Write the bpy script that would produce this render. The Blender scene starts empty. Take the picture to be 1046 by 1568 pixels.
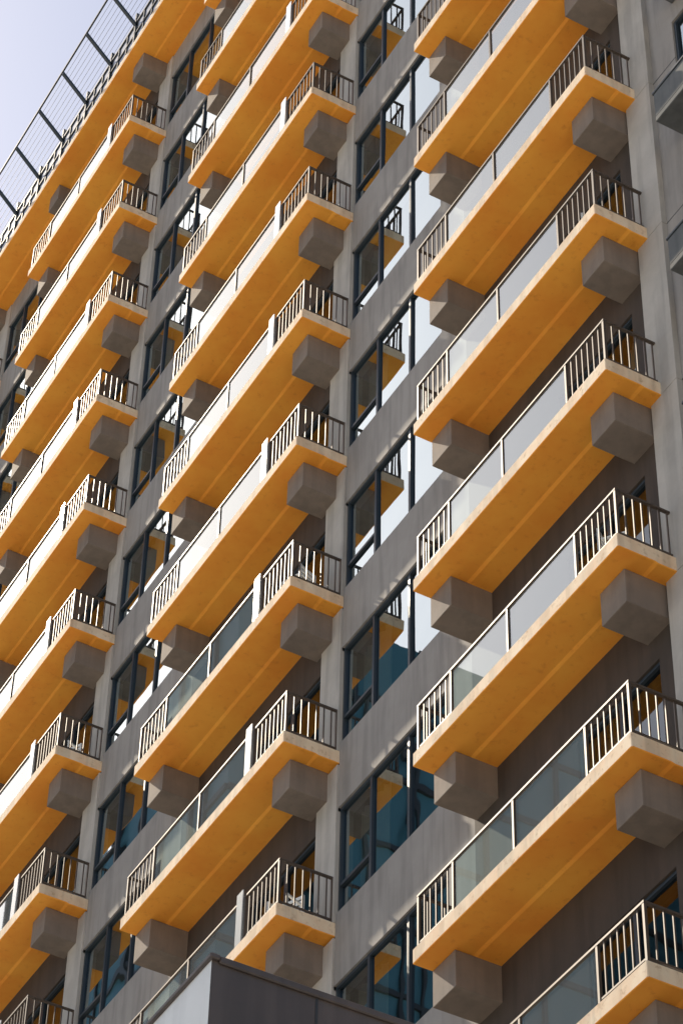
import bpy, math, random
from mathutils import Matrix, Vector
random.seed(7)
scene=bpy.context.scene
scene.view_settings.view_transform='Standard'
scene.view_settings.look='None'
scene.view_settings.exposure=0
ZC=1.6
H=3.645; D=16.906; DEP=1.09; YW=D+DEP; Z0=24.22+ZC
SUN_EL=46; SUN_AZ=14.5; SUN_STR=5.0; SKY=0.15
# ------------------------------------------------------------ materials
def newmat(name):
    m=bpy.data.materials.new(name); m.use_nodes=True
    nt=m.node_tree; b=nt.nodes["Principled BSDF"]
    return m,nt,b
def paint(name,col,col2=None,rough=.8,scale=1.3,streak=.25,bump=.15,fine=40,spot=0,spotcol=(.3,.2,.1)):
    m,nt,b=newmat(name); N=nt.nodes; L=nt.links
    tc=N.new("ShaderNodeTexCoord")
    n1=N.new("ShaderNodeTexNoise"); n1.inputs["Scale"].default_value=scale; n1.inputs["Detail"].default_value=4; n1.inputs["Roughness"].default_value=.65
    L.new(tc.outputs["Object"],n1.inputs["Vector"])
    r1=N.new("ShaderNodeValToRGB"); r1.color_ramp.elements[0].position=.35; r1.color_ramp.elements[1].position=.68
    c2=col2 or [c*.8 for c in col]
    r1.color_ramp.elements[0].color=(*c2,1); r1.color_ramp.elements[1].color=(*col,1)
    L.new(n1.outputs["Fac"],r1.inputs[0])
    last=r1.outputs[0]
    if streak:
        mp=N.new("ShaderNodeMapping"); mp.inputs["Scale"].default_value=(5,5,.45)
        L.new(tc.outputs["Object"],mp.inputs["Vector"])
        n2=N.new("ShaderNodeTexNoise"); n2.inputs["Scale"].default_value=1.0; n2.inputs["Detail"].default_value=3
        L.new(mp.outputs[0],n2.inputs["Vector"])
        r2=N.new("ShaderNodeValToRGB"); r2.color_ramp.elements[0].position=.38; r2.color_ramp.elements[1].position=.55
        r2.color_ramp.elements[0].color=(1-streak,)*3+(1,); r2.color_ramp.elements[1].color=(1,1,1,1)
        L.new(n2.outputs["Fac"],r2.inputs[0])
        mx=N.new("ShaderNodeMix"); mx.data_type='RGBA'; mx.blend_type='MULTIPLY'; mx.inputs[0].default_value=1
        L.new(last,mx.inputs[6]); L.new(r2.outputs[0],mx.inputs[7])
        last=mx.outputs[2]
    if spot:
        n4=N.new("ShaderNodeTexNoise"); n4.inputs["Scale"].default_value=7; n4.inputs["Detail"].default_value=5; n4.inputs["Roughness"].default_value=.7
        L.new(tc.outputs["Object"],n4.inputs["Vector"])
        r4=N.new("ShaderNodeValToRGB"); r4.color_ramp.elements[0].position=.56; r4.color_ramp.elements[1].position=.72
        r4.color_ramp.elements[0].color=(0,0,0,1); r4.color_ramp.elements[1].color=(spot,)*3+(1,)
        L.new(n4.outputs["Fac"],r4.inputs[0])
        m4=N.new("ShaderNodeMix"); m4.data_type='RGBA'; L.new(r4.outputs[0],m4.inputs[0]); L.new(last,m4.inputs[6]); m4.inputs[7].default_value=(*spotcol,1)
        last=m4.outputs[2]
    L.new(last,b.inputs["Base Color"])
    b.inputs["Roughness"].default_value=rough
    if bump:
        n3=N.new("ShaderNodeTexNoise"); n3.inputs["Scale"].default_value=fine; n3.inputs["Detail"].default_value=2
        L.new(tc.outputs["Object"],n3.inputs["Vector"])
        bp=N.new("ShaderNodeBump"); bp.inputs["Strength"].default_value=bump; bp.inputs["Distance"].default_value=.01
        L.new(n3.outputs["Fac"],bp.inputs["Height"]); L.new(bp.outputs[0],b.inputs["Normal"])
    return m
M_fascia=paint("peach_painted_concrete",(.90,.74,.54),(.84,.60,.39),streak=.18,scale=2.2,spot=.8,spotcol=(.50,.32,.17))
M_under=paint("orange_soffit_paint",(.98,.43,.05),(.90,.32,.03),streak=.0,scale=.7,bump=.08,spot=.5,spotcol=(.68,.21,.022))
M_conc=paint("taupe_concrete",(.25,.20,.16),(.20,.16,.13),streak=.12,spot=.3,spotcol=(.15,.12,.095))
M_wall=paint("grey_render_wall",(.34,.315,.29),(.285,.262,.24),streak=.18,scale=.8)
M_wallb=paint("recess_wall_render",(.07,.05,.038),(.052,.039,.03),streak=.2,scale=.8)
M_pil=paint("light_grey_render",(.50,.465,.42),(.42,.39,.35),streak=.18)
M_ledge=paint("dark_grey_render",(.13,.135,.135),(.10,.105,.105),streak=.2)
M_metal,nt,b=newmat("dark_bronze_metal"); b.inputs["Base Color"].default_value=(.10,.075,.058,1); b.inputs["Metallic"].default_value=.3; b.inputs["Roughness"].default_value=.45
M_frame,nt,b=newmat("window_frame_blue_grey"); b.inputs["Base Color"].default_value=(.028,.038,.048,1); b.inputs["Roughness"].default_value=.4
M_white,nt,b=newmat("white_sky_glint"); b.inputs["Base Color"].default_value=(.9,.9,.88,1); b.inputs["Metallic"].default_value=.5; b.inputs["Roughness"].default_value=.18  # glossy white imitating sky reflected at the end of a glass panel
M_annex_l=paint("sunlit_metal_cladding",(.86,.85,.82),(.81,.80,.77),rough=.35,streak=.08,bump=.03)  # podium sides facing the sun, sunlight put into the paler colour
M_annex_d=paint("shaded_brown_cladding",(.10,.075,.062),(.08,.062,.052),rough=.4,streak=.2,bump=.03)  # podium sides turned from the sun, shade put into the brown; also coping
M_curt=paint("curtain_fabric",(.55,.45,.34),(.45,.36,.28),streak=0,bump=0)
M_int=paint("interior_wall",(.10,.09,.08),(.07,.065,.06),streak=0,bump=0)
M_seam,nt,b=newmat("dark_joint"); b.inputs["Base Color"].default_value=(.03,.03,.03,1)
M_roof=paint("roof_membrane",(.5,.5,.48),streak=0,bump=0)
M_chair,nt,b=newmat("white_plastic"); b.inputs["Base Color"].default_value=(.75,.75,.72,1); b.inputs["Roughness"].default_value=.4
def glassmat(name,base,tint,gl=(.9,.95,1),rough=.01,haze=0,bump=.0):
    m,nt,b=newmat(name); N=nt.nodes; L=nt.links
    N.remove(b); out=N["Material Output"]
    g=N.new("ShaderNodeBsdfGlossy"); g.inputs["Color"].default_value=(*gl,1); g.inputs["Roughness"].default_value=rough
    t=N.new("ShaderNodeBsdfTransparent"); t.inputs["Color"].default_value=(*tint,1)
    last=t.outputs[0]
    if haze:
        d=N.new("ShaderNodeBsdfDiffuse"); d.inputs["Color"].default_value=(.75,.8,.82,1)
        ms=N.new("ShaderNodeMixShader"); ms.inputs[0].default_value=haze
        L.new(t.outputs[0],ms.inputs[1]); L.new(d.outputs[0],ms.inputs[2]); last=ms.outputs[0]
    # same Fresnel on both faces of the thin sheet
    lw=N.new("ShaderNodeLayerWeight"); lw.inputs["Blend"].default_value=.5
    pw=N.new("ShaderNodeMath"); pw.operation='POWER'; pw.inputs[1].default_value=4
    L.new(lw.outputs["Facing"],pw.inputs[0])
    ma=N.new("ShaderNodeMath"); ma.operation='MULTIPLY_ADD'; ma.inputs[1].default_value=1-base; ma.inputs[2].default_value=base
    L.new(pw.outputs[0],ma.inputs[0])
    mx=N.new("ShaderNodeMixShader"); L.new(ma.outputs[0],mx.inputs[0]); L.new(last,mx.inputs[1]); L.new(g.outputs[0],mx.inputs[2])
    L.new(mx.outputs[0],out.inputs[0])
    if bump:
        tc=N.new("ShaderNodeTexCoord"); n=N.new("ShaderNodeTexNoise"); n.inputs["Scale"].default_value=.7; n.inputs["Detail"].default_value=1
        L.new(tc.outputs["Object"],n.inputs["Vector"])
        bp=N.new("ShaderNodeBump"); bp.inputs["Strength"].default_value=bump; bp.inputs["Distance"].default_value=.02
        L.new(n.outputs["Fac"],bp.inputs["Height"]); L.new(bp.outputs[0],g.inputs["Normal"])
    return m
M_glass=glassmat("window_glass",.42,(.40,.5,.52),gl=(.78,.90,.96),bump=.2)
M_door=glassmat("door_glass",.16,(.40,.5,.52),gl=(.55,.6,.64),bump=.2)
M_bal=glassmat("balustrade_glass",.20,(.72,.84,.78),gl=(.88,.95,.97),haze=.14)
def meshmat():
    m,nt,b=newmat("dark_wire_mesh"); N=nt.nodes; L=nt.links
    b.inputs["Base Color"].default_value=(.05,.05,.048,1); b.inputs["Roughness"].default_value=.6
    t=N.new("ShaderNodeBsdfTransparent"); mx=N.new("ShaderNodeMixShader"); mx.inputs[0].default_value=.62
    L.new(t.outputs[0],mx.inputs[1]); L.new(b.outputs[0],mx.inputs[2]); L.new(mx.outputs[0],N["Material Output"].inputs[0])
    return m
M_mesh=meshmat()
# ------------------------------------------------------------ mesh builder
class MB:
    def __init__(s,name,mats,parent=None,bevel=0,sheet=False):
        s.n=name; s.v=[]; s.f=[]; s.mi=[]; s.mats=mats; s.p=parent; s.b=bevel; s.sheet=sheet
    def poly(s,pts,faces,mi=0):
        o=len(s.v); s.v+=[tuple(p) for p in pts]
        for i,f in enumerate(faces):
            s.f.append([o+j for j in f]); s.mi.append(mi[i] if isinstance(mi,(list,tuple)) else mi)
    def box(s,x0,x1,y0,y1,z0,z1,mi=0):
        if x0>x1:x0,x1=x1,x0
        if y0>y1:y0,y1=y1,y0
        if z0>z1:z0,z1=z1,z0
        P=[(x0,y0,z0),(x1,y0,z0),(x1,y1,z0),(x0,y1,z0),(x0,y0,z1),(x1,y0,z1),(x1,y1,z1),(x0,y1,z1)]
        s.poly(P,[(3,2,1,0),(4,5,6,7),(0,1,5,4),(1,2,6,5),(2,3,7,6),(3,0,4,7)],mi)
    def prism(s,prof,x0,x1,mis,endmi=0):
        n=len(prof); P=[(x0,y,z) for y,z in prof]+[(x1,y,z) for y,z in prof]
        F=[];M=[]
        for i in range(n):
            j=(i+1)%n; F.append((i,i+n,j+n,j)); M.append(mis[i])
        F.append(tuple(range(n))); M.append(endmi)
        F.append(tuple(reversed(range(n,2*n)))); M.append(endmi)
        s.poly(P,F,M)
    def done(s):
        me=bpy.data.meshes.new(s.n); me.from_pydata(s.v,[],s.f)
        for m in s.mats: me.materials.append(m)
        me.polygons.foreach_set("material_index",s.mi)
        import bmesh
        if not s.sheet:
            bm=bmesh.new(); bm.from_mesh(me); bmesh.ops.recalc_face_normals(bm,faces=bm.faces); bm.to_mesh(me); bm.free()
        o=bpy.data.objects.new(s.n,me); scene.collection.objects.link(o)
        if s.p: o.parent=s.p
        if s.b:
            md=o.modifiers.new("bevel","BEVEL"); md.width=s.b; md.segments=1; md.limit_method='ANGLE'
        return o
def empty(name):
    e=bpy.data.objects.new(name,None); scene.collection.objects.link(e); return e
bld=empty("apartment_building")
slabs=MB("balcony_slabs",[M_fascia,M_under,M_roof],bld,.012)
brk=MB("balcony_support_brackets",[M_conc],bld,.008)
rail=MB("balcony_railings",[M_metal],bld)
rrail=MB("roof_terrace_railing",[M_frame],bld)
rmesh=MB("roof_railing_mesh_panels",[M_mesh],bld,sheet=True)
bglass=MB("balustrade_glass_panels",[M_bal],bld,sheet=True)
glints=MB("balcony_glint_strips",[M_white],bld)
walls=MB("facade_walls",[M_wall,M_wallb,M_pil],bld)
joints=MB("wall_joints",[M_seam],bld)
frames=MB("window_frames",[M_frame],bld)
wglass=MB("window_glass_panes",[M_glass,M_door],bld,sheet=True)
inter=MB("room_interiors",[M_int,M_curt],bld,sheet=True)
ledge=MB("air_conditioner_ledges",[M_ledge,M_frame],bld,.01)

cols=[("R",-28.571,-22.988),("M",-39.084,-32.866),("L",-49.642,-43.329),
      ("LL",-60.1,-53.8),("LLL",-70.6,-64.3),("RR",-18.1,-12.4)]
KMIN,KTOP=-5,11
XL=-74.5; XR=-8.0
def zl(k): return Z0+H*k
ZT,ZB=.13,-.13
def bracket(x0,k):
    z=zl(k)+ZB-.03
    j=random.uniform(-.015,.015)
    brk.box(x0+j,x0+.62+j,D+.33+j,YW+.02,z-.60+j,z+.02)
def slab(x0,x1,k):
    z=zl(k)
    prof=[(D,z+ZT),(D,z+ZB),(D+.62,z+ZB),(D+.68,z+ZB-.018),(YW+.01,z+ZB-.018),(YW+.01,z+ZT)]
    slabs.prism(prof,x0,x1,[0,1,1,1,0,2],0)
def bar(x,y,z0,z1,t=.022,r=None): (r or rail).box(x-t/2,x+t/2,y-t/2,y+t/2,z0,z1)
def balcony(c,x0,x1,k):
    slab(x0,x1,k); bracket(x0+.03,k); bracket(x1-.32-.62,k)
    z=zl(k)+ZT; h=.95; y=D+.07; L=x1-x0; a=x0+.07; b=x1-.07
    rt=z+h
    rail.box(a-.025,b+.025,y-.025,y+.025,rt-.035,rt)
    rail.box(a-.025,a+.025,y+.025,YW,rt-.035,rt)
    rail.box(b-.025,b+.025,y+.025,YW,rt-.035,rt)
    g0=x0+.185*L; g1=x0+.80*L; gm=(g0+g1)/2-.02*L
    for s0,s1 in ((a,g0),(g1,b)):
        rail.box(s0,s1,y-.015,y+.015,z+.07,z+.10)
        n=max(2,round((s1-s0)/.15))
        for i in range(1,n): bar(s0+(s1-s0)*i/n,y,z+.10,rt-.035)
    for s in (a,b):
        rail.box(s-.015,s+.015,y+.02,YW,z+.07,z+.10)
        n=7
        for i in range(1,n): bar(s,y+(YW-y)*i/n,z+.10,rt-.035)
        bar(s,YW-.04,z,rt-.035,.04)
    for xx in (a,g0,gm,g1,b): bar(xx,y,z,rt-.035,.045)
    for p0,p1 in ((g0,gm),(gm,g1)):
        t=random.uniform(-.004,.004)
        bglass.poly([(p0+.04,y-t,z+.04),(p1-.04,y+t,z+.04),(p1-.04,y+t,rt-.05),(p0+.04,y-t,rt-.05)],[(0,1,2,3)])
    if c in("M","L","LL","LLL"):
        glints.box(g1-.24,g1-.03,y-.05,y-.03,z+.01,rt+.14)  # white strip standing in for the bright reflection beside the bars
def pane(x0,x1,z0,z1,y,mi=0):
    t=math.radians(random.uniform(-.25,.25)); u=math.radians(random.uniform(-.25,.25))
    dx=(x1-x0)/2*math.tan(t); dz=(z1-z0)/2*math.tan(u)
    wglass.poly([(x0,y-dx-dz,z0),(x1,y+dx-dz,z0),(x1,y+dx+dz,z1),(x0,y-dx+dz,z1)],[(0,1,2,3)],mi)
def window(x0,x1,z0,z1,splits,transom=None,mi=0):
    y=YW+.09; t=.055
    fr=lambda a,b,c,d: frames.box(a,b,y-.05,y+.04,c,d)
    fr(x0,x1,z0,z0+t); fr(x0,x1,z1-t,z1)
    xs=[x0]+splits+[x1]
    for i,x in enumerate(xs):
        if i==0: fr(x,x+t,z0+t,z1-t)
        elif i==len(xs)-1: fr(x-t,x,z0+t,z1-t)
        else: fr(x-t*.6,x+t*.6,z0+t,z1-t)
    for i in range(len(xs)-1):
        a,b=xs[i]+t*.6,xs[i+1]-t*.6
        if transom and i in transom:
            zt=z0+(z1-z0)*.26
            fr(a+.001,b-.001,zt-.03,zt+.03)
            pane(a,b,z0+t,zt-.03,y,mi); pane(a,b,zt+.03,z1-t,y,mi)
        else: pane(a,b,z0+t,z1-t,y,mi)
    r=random.random()
    yc=YW+.45
    if r<.75:
        w=(x1-x0)*random.uniform(.15,.5)
        side=random.choice([0,1]); c0=x0 if side==0 else x1-w
        n=int(w/.06)+2
        pts=[];F=[]
        for i in range(n):
            xx=c0+w*i/(n-1); yy=yc+.04*math.sin(i*1.7)
            pts+=[(xx,yy,z0-.1),(xx,yy,z1+.1)]
        for i in range(n-1): F.append((2*i,2*i+2,2*i+3,2*i+1))
        inter.poly(pts,F,1)
cs=sorted(cols,key=lambda c:c[1])
for k in range(KMIN,KTOP):
    z=zl(k); zn=zl(k+1)
    sill=z+.30; head=z+2.52
    prev=XL
    for ci,(c,x0,x1) in enumerate(cs):
        g0,g1=prev,x0
        wz0,wz1=g0+.0,g1-.83
        if ci==0: wz0=g0+.6
        ww=wz1-wz0
        if c=="RR":
            top=zl(KTOP)-.14
            walls.box(-23.26,-22.59,YW-.10,YW+.3,z+ZB,z+H+ZB-.012,2)
            walls.box(-22.59,-21.95,YW,YW+.3,z+ZB,zn+ZB,0)
            walls.box(-19.3,x0,YW,YW+.3,z+ZB,zn+ZB,0)
            walls.box(-21.95,-19.3,YW,YW+.3,min(top,z+4.5),min(top+.01,z+5.995),0)
            if k<KTOP-1: window(-21.95,-19.3,z+2.35,z+4.5,[-21.1,-20.2])
            else: walls.box(-21.95,-19.3,YW,YW+.3,z+2.35,top,0)
            if k==KMIN: walls.box(-21.95,-19.3,YW,YW+.3,z-.2,z+2.35,0)
            joints.box(-22.59,-21.95,YW-.003,YW+.01,z-.14,z-.12)
            lz=z+1.30
            ledge.box(-21.88,-19.2,D+.5,YW,lz,lz+.12,0)
            ledge.box(-21.88,-19.2,D+.5,D+.58,lz+.12,lz+.70,0)
            ledge.box(-21.88,-21.80,D+.58,YW,lz+.12,lz+.70,0)
            ledge.box(-19.28,-19.2,D+.58,YW,lz+.12,lz+.70,0)
            ledge.box(-21.9,-19.18,D+.48,D+.60,lz+.70,lz+.75,1)
        else:
            walls.box(g0,g1,YW,YW+.3,head,zn+.30,0)
            if k==KMIN: walls.box(g0,g1,YW,YW+.3,z-.2,sill,0)
            walls.box(wz1,g1,YW,YW+.3,sill,head,0)
            if ci==0: walls.box(g0,wz0,YW,YW+.3,sill,head,0)
            window(wz0,wz1,sill,head,[wz0+ww*.30,wz0+ww*.65],transom=[0])
        pil=x1-.70
        zz=z+ZT; hd=z+2.45
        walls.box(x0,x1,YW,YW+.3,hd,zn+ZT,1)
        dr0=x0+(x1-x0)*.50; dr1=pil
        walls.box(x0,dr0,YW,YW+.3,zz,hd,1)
        if c!="R":
            walls.box(pil,x1,YW-.04,YW+.3,zz,zn+ZB-.06,2)
        else:
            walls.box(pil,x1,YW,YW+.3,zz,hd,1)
        window(dr0,dr1,zz,hd,[(dr0+dr1)/2],mi=1)
        if k>=-4: balcony(c,x0,x1,k)
        prev=x1
    walls.box(prev,XR,YW,YW+.3,z+ZB,zn+ZB,0)
    inter.box(XL,XR,YW+.31,YW+5,z-.1,z+.1,0)
inter.box(XL,XR,YW+5,YW+5.2,zl(KMIN),zl(KTOP),0)
for c,x0,x1 in cs:
    inter.box(x0-.6,x0-.4,YW+.31,YW+5,zl(KMIN),zl(KTOP)-.2,0)
    inter.box(x1+.0,x1+.15,YW+.5,YW+5,zl(KMIN),zl(KTOP)-.2,0)
zb=zl(KMIN)
walls.box(XL,XR,YW+.02,YW+.32,0,zb-.2,2)
walls.box(XL-.3,XL,YW,YW+16,0,zl(KTOP)+.1,0)
walls.box(XR,XR+.3,YW,YW+16,0,zl(KTOP)+.1,0)
walls.box(XL,XR,YW+15.7,YW+16,0,zl(KTOP)+.1,0)
k=KTOP; z=zl(k)
slab(XL-.6,XR+.6,k)
slabs.box(XL,XR,YW+.02,YW+16,z-.1,z+ZT,2)
for c,x0,x1 in cs:
    bracket(x0+.03,k); bracket(x1-.94,k)
rt=z+ZT+1.15; y=D+.07
rrail.box(XL-.5,XR+.5,y-.03,y+.03,rt-.07,rt)
rrail.box(XL-.5,XR+.5,y-.03,y+.03,rt-.62,rt-.57)
rrail.box(XL-.5,XR+.5,y-.02,y+.02,z+ZT+.04,z+ZT+.10)
x=XL-.5
while x<XR:
    for a0,a1 in ((z+ZT+.10,rt-.62),(rt-.57,rt-.07)):
        rmesh.poly([(x+.05,y+.005,a0),(x+1.51,y+.005,a0),(x+1.51,y+.005,a1),(x+.05,y+.005,a1)],[(0,1,2,3)])
    for q in (.52,1.04): bar(x+q,y,z+ZT,rt-.07,.05,rrail)
    x+=1.56
x=XL-.5
OUT=.85; UP=.95
while x<XR:
    bar(x,y,z+ZT,rt+.35,.09,rrail)
    rrail.poly([(x-.045,y,rt-.25),(x+.045,y,rt-.25),(x+.045,y-OUT,rt-.3+UP),(x-.045,y-OUT,rt-.3+UP),
               (x-.045,y,rt-.14),(x+.045,y,rt-.14),(x+.045,y-OUT,rt-.2+UP),(x-.045,y-OUT,rt-.2+UP)],
              [(3,2,1,0),(4,5,6,7),(0,1,5,4),(1,2,6,5),(2,3,7,6),(3,0,4,7)])
    x+=1.56
nq=9
for q in range(1,nq+1):
    yy=y-OUT*q/nq; z2=rt-.2+(UP)*q/nq
    t=.05 if q==nq else .009
    rrail.box(XL-.5,XR+.5,yy-t/2,yy+t/2,z2,z2+t)
for m in (slabs,brk,rail,rrail,rmesh,bglass,glints,walls,joints,frames,wglass,inter,ledge): m.done()
# ------------------------------------------------------------ balcony chairs
def chair(x,y,z,ang):
    m=MB("balcony_chair",[M_chair])
    for sx in(-.2,.2):
        for sy in(-.2,.2): m.box(sx-.018,sx+.018,sy-.018,sy+.018,0,.43)
    m.box(-.23,.23,-.23,.23,.43,.46)
    for sx in(-.2,.2):
        m.box(sx-.018,sx+.018,.2,.235,.46,.88); m.box(sx-.02,sx+.02,-.22,.2,.63,.66); m.box(sx-.015,sx+.015,-.215,-.185,.46,.63)
    for i in range(4): m.box(-.182,.182,.21,.225,.52+i*.1,.58+i*.1)
    o=m.done(); o.location=(x,y,z); o.rotation_euler=(0,0,ang)
for x0,k,a in ((-32.866,1,.4),(-32.866,3,-1.2),(-22.988,1,2.2),(-22.988,3,.9),(-43.329,4,.5),(-32.866,6,1.4)):
    chair(x0-.75,D+.55,zl(k)+ZT,a)
# ------------------------------------------------------------ podium pavilion
pod=empty("metal_clad_podium_block")
s=8.0/1550.8
px,pz=-3222.4*s,2598*s+ZC
pb=MB("podium_walls",[M_annex_l,M_annex_d],pod)
X0=-34;Y1=13.6
P8=[(X0,8,0),(px,8,0),(px,Y1,0),(X0,Y1,0),(X0,8,pz),(px,8,pz),(px,Y1,pz),(X0,Y1,pz)]
pb.poly(P8,[(3,2,1,0),(4,5,6,7),(0,1,5,4),(1,2,6,5),(2,3,7,6),(3,0,4,7)],[1,1,0,1,1,0])  # lit colour on the sun-facing sides, shaded colour on the others
pb.done()
cp=MB("podium_coping",[M_annex_d],pod,.01)
cp.box(X0-.04,px+.04,7.97,8.06,pz-.03,pz+.02); cp.box(px-.06,px+.03,8.06,Y1+.04,pz-.05,pz+.02)
cp.done()
sm=MB("podium_panel_joints",[M_seam],pod)
yy=8.95
while yy<Y1: sm.box(px,px+.004,yy-.012,yy+.012,0,pz-.05); yy+=.95
xx=px-1.5
while xx>X0: sm.box(xx-.01,xx+.01,7.996,8.0,0,pz-.05); xx-=1.5
zz=pz-.75
while zz>0: sm.box(px,px+.0035,8,Y1,zz-.01,zz+.01); zz-=1.5
sm.done()
# ------------------------------------------------------------ opposite tower
tw=empty("glass_office_tower")
M_tg,nt,b=newmat("teal_curtain_wall"); b.inputs["Base Color"].default_value=(.05,.14,.18,1); b.inputs["Roughness"].default_value=.5
tb=MB("tower_glazing",[M_tg],tw); TX0,TX1,TY0,TY1,TH=-112,-86,-36,-8,92
tb.box(TX0,TX1,TY0,TY1,0,TH); tb.done()
tm=MB("tower_mullions",[M_seam],tw)
zz=4
while zz<TH:
    tm.box(TX1,TX1+.15,TY0,TY1,zz,zz+.3); tm.box(TX0,TX1,TY1,TY1+.15,zz,zz+.3); zz+=4
yy=TY0
while yy<=TY1: tm.box(TX1,TX1+.2,yy-.1,yy+.1,0,TH); yy+=3
xx=TX0
while xx<=TX1: tm.box(xx-.1,xx+.1,TY1,TY1+.2,0,TH); xx+=3
tm.done()
# ------------------------------------------------------------ ground, road
M_pav=paint("pale_bounce_paving",(.82,.77,.67),(.76,.71,.62),streak=0,scale=.4)  # unseen ground, made this pale to bounce sun onto the soffits
M_asph=paint("asphalt",(.055,.055,.055),(.045,.045,.045),streak=0,scale=2)
M_line=paint("road_paint",(.8,.8,.78),streak=0)
g=MB("ground",[M_pav],sheet=True); g.poly([(-3000,-3000,0),(3000,-3000,0),(3000,3000,0),(-3000,3000,0)],[(0,1,2,3)]); g.done()
r=MB("road",[M_asph,M_line],sheet=True); r.poly([(-400,-62,.004),(400,-62,.004),(400,-54,.004),(-400,-54,.004)],[(0,1,2,3)])
for i in range(-60,60): r.poly([(i*6,-58.07,.008),(i*6+3,-58.07,.008),(i*6+3,-57.93,.008),(i*6,-57.93,.008)],[(0,1,2,3)],1)
r.done()
kb=MB("kerb",[M_pil]); kb.box(-400,400,-54,-53.8,0,.13); kb.box(-400,400,-62.2,-62,0,.13); kb.done()
# ------------------------------------------------------------ light
S=Vector((-math.cos(math.radians(SUN_EL))*math.cos(math.radians(SUN_AZ)),-math.cos(math.radians(SUN_EL))*math.sin(math.radians(SUN_AZ)),math.sin(math.radians(SUN_EL))))
w=bpy.data.worlds.new("World"); scene.world=w; w.use_nodes=True
nt=w.node_tree; bg=nt.nodes["Background"]; sk=nt.nodes.new("ShaderNodeTexSky"); sk.sky_type='NISHITA'; sk.sun_disc=False
sk.sun_elevation=math.radians(SUN_EL); sk.sun_rotation=math.atan2(S.x,S.y); sk.air_density=1.0; sk.dust_density=1.45; sk.ozone_density=.6
nt.links.new(sk.outputs[0],bg.inputs[0]); bg.inputs[1].default_value=SKY
ld=bpy.data.lights.new("sun","SUN"); ld.energy=SUN_STR; ld.angle=math.radians(.5); ld.color=(1,.87,.69)
lo=bpy.data.objects.new("sun",ld); scene.collection.objects.link(lo); lo.rotation_euler=S.to_track_quat('Z','Y').to_euler(); lo.location=(0,0,120)
# ------------------------------------------------------------ camera
cam=bpy.data.cameras.new("camera"); co=bpy.data.objects.new("camera",cam); scene.collection.objects.link(co)
cam.sensor_fit='VERTICAL'; cam.sensor_height=36; cam.sensor_width=24; cam.lens=4363.1/1568*36; cam.clip_end=5000; cam.clip_start=.1
Rm=Matrix(((0.49477,0.60765,0.62126),(0.86882,-0.36136,-0.33848),(0.01882,0.70724,-0.70673)))
co.matrix_world=Matrix.Translation((0,0,ZC))@Rm.to_4x4()
scene.camera=co
